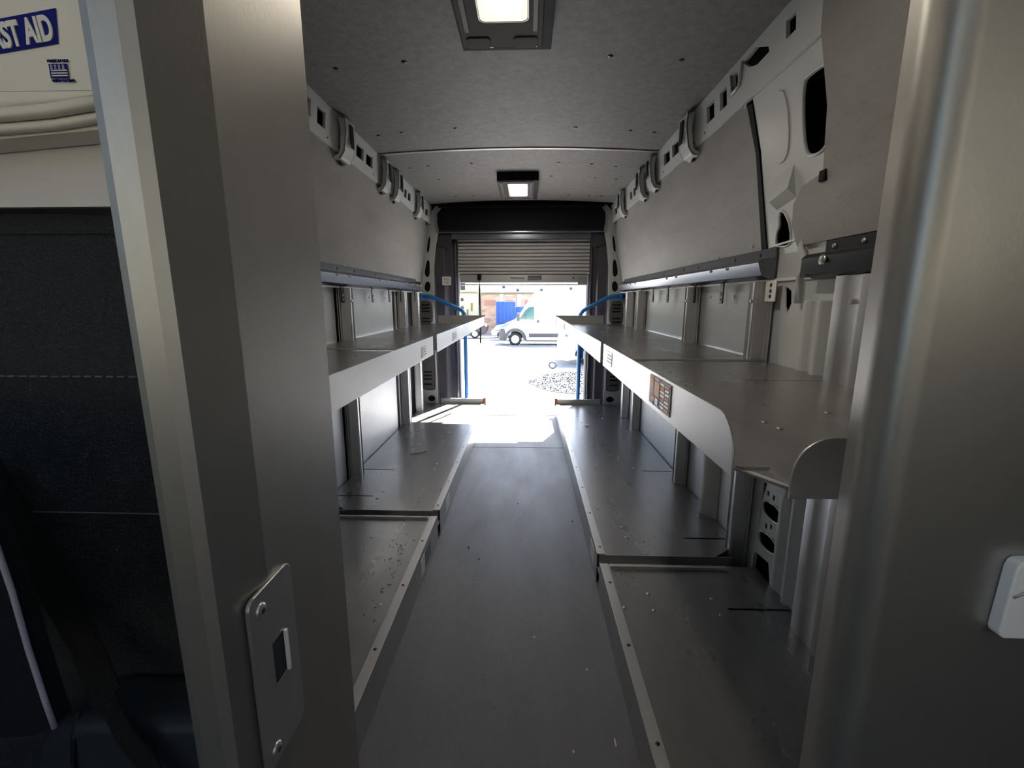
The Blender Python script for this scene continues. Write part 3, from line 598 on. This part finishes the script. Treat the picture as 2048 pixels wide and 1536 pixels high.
seat = thing('jump_seat', 'charcoal fabric passenger seat behind the left door jamb', 'seat', (-.6, .55, 0))
bk = MB().prism([(-.96, .40), (-.96, 1.12), (-.90, 1.18), (-.72, 1.196), (-.56, 1.198), (-.42, 1.194), (-.385, 1.17), (-.36, 1.02), (-.36, .40)], .515, .62, 'y').build('backrest', FABRIC, seat, .02, seg=4)
MB().box(-.93, -.385, .512, .516, 1.174, 1.177).build('top_piping', FABRIC, bk)
for zz in (1.008, .83):
    n = 42 if zz > 1 else 1
    g = MB()
    if n > 1:
        for k in range(n): x = -.95 + k * .0138; g.box(x, x + .009, .5125, .5155, zz, zz + .0016)
    else: g.box(-.95, -.37, .5125, .5155, zz, zz + .0012)
    tag(g.build('stitching', THREAD, bk), kind='stuff')
MB().prism([(-.60, .40), (-.618, .52), (-.607, .549), (-.593, .572), (-.566, .589), (-.54, .596), (-.36, .598), (-.36, .40)], .434, .515, 'y').build('cushion', mat('blue_black_vinyl', (.028, .038, .05), .55), seat, .02, seg=4)
MB().tube([(-.556, .431, .50), (-.552, .431, .545), (-.549, .434, .575), (-.556, .45, .597)], .003, 6).build('cushion_seam', BELT, seat)
MB().box(-.80, -.38, .45, .60, 0, .40).build('base', BLACK, seat, .02)
def strap(path, w, m, name, parent):
    mb = MB(); vs = []; P = [Vector(p) for p in path]
    for i, p in enumerate(P):
        d = (P[min(i + 1, len(P) - 1)] - P[max(0, i - 1)]).normalized(); side = d.cross(Vector((0, 1, 0))).normalized()
        vs += [p + side * w / 2, p - side * w / 2, p + side * w / 2 + Vector((0, .002, 0)), p - side * w / 2 + Vector((0, .002, 0))]
    fs = []
    for i in range(len(P) - 1):
        a = i * 4; b = a + 4; fs += [(a, a + 1, b + 1, b), (a + 2, b + 2, b + 3, a + 3), (a, b, b + 2, a + 2), (a + 1, a + 3, b + 3, b + 1)]
    return mb.add(vs, fs).build(name, m, parent)
sb = thing('seat_belt', 'black seat belt lying diagonally across the charcoal seat', 'seat belt', (-.6, .48, .9))
strap([(-.663, .492, .903), (-.610, .484, .791), (-.547, .463, .686), (-.500, .436, .632)], .05, BELT, 'webbing', sb)
strap([(-.500, .436, .632), (-.470, .420, .599), (-.439, .412, .569), (-.415, .40, .521), (-.40, .40, .44)], .03, BELT, 'webbing', sb)

pl2 = thing('door_seal', 'grey edged black door seal at the far left beside the seat', 'trim', (-.68, .46, .8))
MB().tube([(-.372, .268, 1.02), (-.364, .268, .933), (-.3605, .268, .898), (-.3585, .268, .854), (-.3545, .268, .807), (-.352, .268, .785)], .002, 8, (.0019, .0018)).build('edge_strip', mat('grey_edge', (.3, .3, .37), .4), pl2, smooth=True)
MB().prism([(-.373, 1.02), (-.365, .933), (-.3615, .898), (-.3595, .854), (-.3555, .807), (-.3535, .785), (-.372, .775), (-1.03, .70), (-1.03, 1.02)], .270, .282, 'y').build('seal', BLACK, pl2)

hd = thing('pull_plate', 'white rounded plastic pull plate on the brushed metal bulkhead at right', 'handle', (.46, .38, .84))
P0 = MB().prism([(.4325, .802), (.4345, .797), (.439, .795), (.50, .795), (.50, .8725), (.441, .8725), (.437, .870), (.435, .864)], .372, .384, 'y')
P0.build('plate', WHITEP, hd, .003, seg=3)
MB().tube([(.437, .3715, .838), (.447, .371, .844), (.462, .371, .846), (.49, .371, .846)], .0012, 6).build('crease', SEAMM, hd, smooth=True)

# ================================================================= LOOSE BITS
def bit(name, lbl, p, cat='debris', group='scraps on the van floor', m=SCRAP, sz=.008):
    r = MB().prism([(p[0] + sz * cos(a) * random.uniform(.4, .9), p[1] + 1.4 * sz * sin(a) * random.uniform(.5, 1)) for a in [i * pi / 3 for i in range(6)]], p[2], p[2] + sz * .6).build(name, m, None, org=p)
    tag(r, lbl, cat, group)
for (x, y) in ((-.257, 1.833), (-.202, 1.744), (-.045, 2.283), (.232, 2.09), (.029, 1.296), (.186, 1.17), (.121, .919)):
    bit('crumb', 'tiny dark crumb further back on the dark van floor' if y > 1.7 else 'tiny pale crumb at the front of the dark van floor', (x, y, .0), group='dark crumbs on the floor' if y > 1.7 else 'pale crumbs on the floor', m=BLACKM if y > 1.7 else SCRAP, sz=.006 if y > 1.7 else .0035)
tag(MB().box(.227, .230, .935, .955, 0, .003).build('wood_splinter', SCRAP, None, org=(.228, .945, 0)), 'pale splinter on the dark floor near the right shelf edge', 'debris')
ct = MB().tube([(-.75, 2.72, .1245), (-.70, 2.74, .1245), (-.675, 2.755, .1245)], .004, 6).cyl((-.675, 2.755, .131), (-.655, 2.765, .13), .010, .006)
tag(ct.build('cable_tie', WHITEP, None, org=(-.7, 2.74, .12)), 'small white cable tie lying on the long left lower shelf', 'cable tie')
tag(MB().prism(rrect(.46, .49, 2.95 + .45, 3.44, .012), .12, .13).build('paper_scrap', SCRAP, None, org=(.475, 3.42, .12)), 'crumpled pale scrap on the long right lower shelf', 'debris')
lf = MB()
for k in range(30):
    x = -.47 - abs(random.gauss(0, .03)); y = random.choice((random.gauss(1.62, .1), random.gauss(1.35, .12))); a = random.uniform(0, pi); d = random.uniform(.004, .016)
    lf.tube([(x, y, .122), (x - d * cos(a), y + d * sin(a), .124)], .0013, 4)
tag(lf.build('dead_grass', mat('dry_grass_brown', (.10, .06, .03), .9), None, org=(-.47, 1.5, .12)), 'dry brown grass bits along the nearer left shelf edge', 'debris', kind='stuff')

# ================================================================= OUTSIDE
def GZ(y): return -.5 - max(0, y - 4.5) * .0395
g = MB().add([(-60, -6, -.5), (60, -6, -.5), (60, 4.5, -.5), (-60, 4.5, -.5), (60, 90, GZ(90)), (-60, 90, GZ(90))], [(0, 1, 2, 3), (3, 2, 4, 5)])
tag(g.build('ground', GROUND), 'pale sunlit yard behind the van', kind='structure')
gp = MB(); random.seed(3)  # gravel sheet coloured dark in place of a cast vehicle shadow
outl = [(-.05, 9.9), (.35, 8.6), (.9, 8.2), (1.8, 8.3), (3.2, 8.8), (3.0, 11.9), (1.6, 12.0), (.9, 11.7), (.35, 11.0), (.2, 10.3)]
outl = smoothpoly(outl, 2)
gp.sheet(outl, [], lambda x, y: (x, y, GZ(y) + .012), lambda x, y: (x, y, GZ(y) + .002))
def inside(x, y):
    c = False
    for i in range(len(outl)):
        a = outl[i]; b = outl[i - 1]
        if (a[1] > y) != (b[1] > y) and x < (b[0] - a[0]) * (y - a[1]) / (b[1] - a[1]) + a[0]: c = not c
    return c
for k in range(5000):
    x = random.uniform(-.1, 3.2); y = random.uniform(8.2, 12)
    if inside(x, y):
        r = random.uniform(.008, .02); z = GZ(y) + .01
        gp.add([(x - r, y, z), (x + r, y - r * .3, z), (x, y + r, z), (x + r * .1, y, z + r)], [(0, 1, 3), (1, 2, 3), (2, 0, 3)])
tag(gp.build('shadow_gravel_patch', SHADEGRAVEL, None, org=(1.5, 10, GZ(10))), 'patch of gravel on the bright yard, coloured dark as a vehicle shadow', 'gravel', kind='stuff')

def wheel(parent, x, y, z, r, ydir=-1):
    t = MB(); n = 28
    pr = [(r * .62, 0), (r * .95, .0), (r, .04), (r, .17), (r * .95, .22), (r * .62, .22)]
    vs = []; fs = []
    for i in range(n):
        a = 2 * pi * i / n
        for q, d in pr: vs.append((x + q * cos(a), y - ydir * d, z + q * sin(a)))
    m = len(pr)
    for i in range(n):
        for k in range(m): j = (i + 1) % n; fs.append((i * m + k, j * m + k, j * m + (k + 1) % m, i * m + (k + 1) % m))
    t.add(vs, fs); o = t.build('wheel', RUBBER, parent, smooth=True)
    h = MB().cyl((x, y - ydir * .03, z), (x, y - ydir * .05, z), r * .64, n=24)
    for i in range(8): a = 2 * pi * i / 8; h.cyl((x + cos(a) * r * .4, y - ydir * .032, z + sin(a) * r * .4), (x + cos(a) * r * .4, y - ydir * .022, z + sin(a) * r * .4), r * .09, n=8)
    h.cyl((x, y - ydir * .03, z), (x, y + ydir * .005, z), r * .16)
    h.build('hubcap', WHITEP, o)
def cargo_van(lbl, X0, Y0, bm=None):
    bm = bm or DPLAST
    z0 = GZ(Y0 + 1); r = thing('cargo_van', lbl, 'van', (X0 + 3, Y0 + 1, z0)); L = 6.0
    arch = lambda cx: [(cx + .47 * cos(a), .33 + .47 * sin(a)) for a in [pi - i * pi / 12 for i in range(13)]]
    f = [(.05, .28)] + [(.30, .28)] + arch(.78)[1:-1] + [(1.26, .28), (4.5, .28)] + arch(5.0)[1:-1] + [(5.5, .28), (6.0, .35), (6.0, 2.5), (5.9, 2.78), (5.4, 2.84), (2.2, 2.84), (1.75, 2.74), (1.5, 2.4), (.98, 1.62), (.72, 1.32), (.2, 1.10), (.03, .85), (0, .5)]
    MB().prism([(X0 + a, z0 + b) for a, b in f], Y0, Y0 + 2.05, 'y').build('body', WHITE, r, .05, seg=3)
    def side(name, pts, m, d=.012, par=r, y=None): return MB().prism([(X0 + a, z0 + b) for a, b in pts], Y0 - d, Y0 + .01, 'y').build(name, m, par, .004)
    side('window', [(1.0, 1.42), (1.06, 1.38), (1.78, 1.38), (1.78, 2.06), (1.52, 2.04), (1.30, 1.86)], GLASS); side('window_pillar', [(1.30, 1.38), (1.335, 1.38), (1.335, 1.89), (1.30, 1.86)], DPLAST, .018)
    MB().add([(X0 + 1.02, Y0 + .12, z0 + 1.66), (X0 + 1.02, Y0 + 1.93, z0 + 1.66), (X0 + 1.49, Y0 + 1.88, z0 + 2.36), (X0 + 1.49, Y0 + .17, z0 + 2.36), (X0 + 1.0, Y0 + .12, z0 + 1.665), (X0 + 1.0, Y0 + 1.93, z0 + 1.665), (X0 + 1.47, Y0 + 1.88, z0 + 2.37), (X0 + 1.47, Y0 + .17, z0 + 2.37)],
             [(0, 3, 2, 1), (4, 5, 6, 7), (0, 1, 5, 4), (1, 2, 6, 5), (2, 3, 7, 6), (3, 0, 4, 7)]).build('windscreen', GLASS, r)
    side('side_moulding', [(1.50, .46), (4.40, .46), (4.40, .66), (1.50, .66)], DPLAST, .03)
    for a, b in ((1.30, 1.5), (4.4, 4.55)): pass
    ar = [(.78 + .60 * cos(t), .33 + .60 * sin(t)) for t in [pi + .05 - i * (pi + .1) / 16 for i in range(17)]]; ai = [(.78 + .44 * cos(t), .33 + .44 * sin(t)) for t in [i * pi / 16 for i in range(17)]]
    side('wheel_arch', ar + ai, bm, .035)
    MB().prism([(X0 + a, z0 + b) for a, b in ((-.06, .30), (.26, .26), (.30, .55), (.22, .92), (-.02, .88), (-.08, .60))], Y0 - .02, Y0 + 2.07, 'y').build('bumper', bm, r, .04, seg=3)
    MB().box(X0 - .09, X0 - .05, Y0 + .04, Y0 + .2, z0 + .40, z0 + .50).build('fog_lamp', WHITEP, r, .01)
    MB().prism([(X0 + a, z0 + b) for a, b in ((.02, .90), (.22, .94), (.55, 1.20), (.30, 1.16), (.05, 1.02))], Y0 - .012, Y0 + .2, 'y').build('headlight', GLASS, r, .01)
    side('door_handle', [(1.92, 1.22), (2.05, 1.22), (2.05, 1.36), (1.92, 1.36)], DPLAST, .035)
    side('door_line', [(1.86, .75), (1.872, .75), (1.872, 2.2), (1.86, 2.2)], LABG, .003); side('door_line', [(3.3, .75), (3.31, .75), (3.31, 2.6), (3.3, 2.6)], LABG, .003)
    m = MB().box(X0 + .86, X0 + 1.02, Y0 - .28, Y0 - .06, z0 + 1.32, z0 + 1.74).build('mirror', DPLAST, r, .03); MB().box(X0 + .93, X0 + .99, Y0 - .1, Y0 + .01, z0 + 1.4, z0 + 1.46).build('mirror_arm', DPLAST, m)
    MB().box(X0 + 1.3, X0 + 4.5, Y0 + .1, Y0 + 1.9, z0 + .22, z0 + .34).build('underbody', DPLAST, r)
    for cx in (.78, 5.0):
        wheel(r, X0 + cx, Y0 + .02, z0 + .345, .345); wheel(r, X0 + cx, Y0 + 2.0, z0 + .345, .345, 1)
    return r
cargo_van('white high-roof cargo van parked side-on across the yard, nose to the left', -1.42, 23.6)
cargo_van('nearer white van, only its nose showing at the right of the rear opening', 1.12, 13.6, WHITE)

def sedan(lbl, X0, Y0, m, sc=1.0):
    z0 = GZ(Y0); r = thing('car', lbl, 'car', (X0 + 2, Y0, z0))
    f = [(.1, .3), (.4, .3), (.5, .5), (.75, .62), (1.0, .5), (1.1, .3), (3.2, .3), (3.3, .5), (3.55, .62), (3.8, .5), (3.9, .3), (4.3, .35), (4.4, .8), (4.1, 1.0), (3.6, 1.05), (3.1, 1.42), (1.9, 1.45), (1.2, 1.02), (.3, .88), (.02, .6)]
    MB().prism([(X0 + a, z0 + b) for a, b in f], Y0, Y0 + 1.75, 'y').build('body', m, r, .06, seg=3)
    MB().prism([(X0 + a, z0 + b) for a, b in ((1.45, 1.04), (1.95, 1.38), (3.0, 1.36), (3.35, 1.06))], Y0 - .01, Y0 + .05, 'y').build('window', DARKW, r)
    MB().prism([(X0 + a, z0 + b) for a, b in ((1.22, 1.06), (1.24, 1.03), (1.87, 1.42), (1.85, 1.45))], Y0 + .1, Y0 + 1.65, 'y').build('windscreen', DARKW, r)
    for cx in (.75, 3.55): wheel(r, X0 + cx, Y0, z0 + .32, .32)
sedan('small parked car with dark windows, behind the nose of the parked van', -2.35, 28.5, mat('silver_blue_paint', (.25, .3, .42), .3, .4))
sedan('dark car further left behind the parked van', -7.2, 31.0, mat('dark_violet_paint', (.03, .02, .035), .3, .2))

def container(lbl, x0, x1, y, z1):
    z0 = GZ(y); d = thing('dumpster', lbl, 'dumpster', ((x0 + x1) / 2, y, z0))
    MB().box(x0, x1, y, y + 1.6, z0 + .15, z1).build('body', DUMP, d, .02)
    n = 5
    for k in range(n + 1): xx = x0 + (x1 - x0) * k / n; MB().box(xx - .04, xx + .04, y - .06, y, z0 + .2, z1 - .1).build('rib', DUMP, d)
    MB().box(x0 - .04, x1 + .04, y - .08, y + 1.64, z1 - .1, z1).build('rim', DUMP, d, .02)
    MB().box(x0 + .1, x1 - .1, y + .1, y + 1.5, z0, z0 + .15).build('skid', DPLAST, d)
container('tall blue steel dumpster in front of the brick wall', -2.25, -.92, 33, 1.0)
container('lower blue steel dumpster just right of the tall one', -.84, .5, 33.3, .62)

bw = thing('brick_warehouse', 'long white rendered warehouse with orange brick bays and white piers across the yard', 'building', (0, 41, GZ(41)))
MB().box(-4.4, 14, 41, 46, GZ(41) - .3, 5.2).build('wall', CONC, bw)
xs = [-4.4, -2.35, -.75, .95, 2.6, 4.3, 6.0]
for a, b in zip(xs, xs[1:]):
    bay = MB().box(a + .22, b - .22, 40.9, 41, GZ(41), 1.55).build('brick_bay', BRICK, bw)
    for zz in (.35, -.5): MB().box(a + .22, b - .22, 40.87, 40.9, zz, zz + .06).build('sill_course', CONC, bay)
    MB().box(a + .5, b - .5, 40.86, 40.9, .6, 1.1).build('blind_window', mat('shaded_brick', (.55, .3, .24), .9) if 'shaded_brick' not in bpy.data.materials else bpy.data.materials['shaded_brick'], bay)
for x in xs: MB().box(x - .2, x + .2, 40.8, 41, GZ(41), 1.75).build('pier', CONC, bw, .02)
MB().box(-4.6, 14, 40.75, 41, 1.62, 1.74).build('cornice', mat('tan_band', (.3, .2, .12), .9), bw)
for k in range(8): MB().box(3.2 + k * .35, 3.4 + k * .35, 40.9, 41, 1.95, 2.2).build('louvre', YELLOW, bw)
for x, z in ((-2.15, 2.25), (-.88, 1.98), (1.25, 1.98), (3.9, 2.1)): MB().cyl((x, 40.8, z), (x, 41, z), .1, .13).build('wall_light', DPLAST, bw)
yb = thing('yellow_building', 'pale yellow building with small dark windows at the far left of the rear view', 'building', (-7, 37, GZ(37)))
MB().box(-12, -4.1, 37, 40, GZ(37) - .3, 3.2).build('wall', YELLOW, yb)
MB().box(-12, -4.0, 36.85, 37, 1.62, 1.72).build('ledge', mat('tan_ledge', (.25, .2, .1), .9), yb)
for k in range(6):
    for q, z in enumerate((1.0, .35, -.3, 1.9)):
        if (k + q) % 4 != 3: MB().box(-5.6 + (k % 6) * -.6 + (.75 if q == 3 else 0), -5.25 + (k % 6) * -.6 + (.75 if q == 3 else 0), 36.95, 37, z, z + (.25 if q < 3 else .6)).build('window', DARKW, yb)
for k in range(2): MB().box(-5.0 + k * .35, -4.86 + k * .35, 36.95, 37, -.2 + k * .4, .35 + k * .5).build('window', OLIVE, yb)
rg = thing('iron_ring', 'small dark ring standing on the yard left of the nearer van nose', 'ring', (.83, 11.4, GZ(11.4)))
MB().tube([(.72 + .10 * cos(t), 12.4, GZ(12.4) + .115 + .085 * sin(t)) for t in [i * pi / 8 for i in range(17)]], .03, 8).build('ring', DPLAST, rg, smooth=True)
print('objects', len(bpy.data.objects))
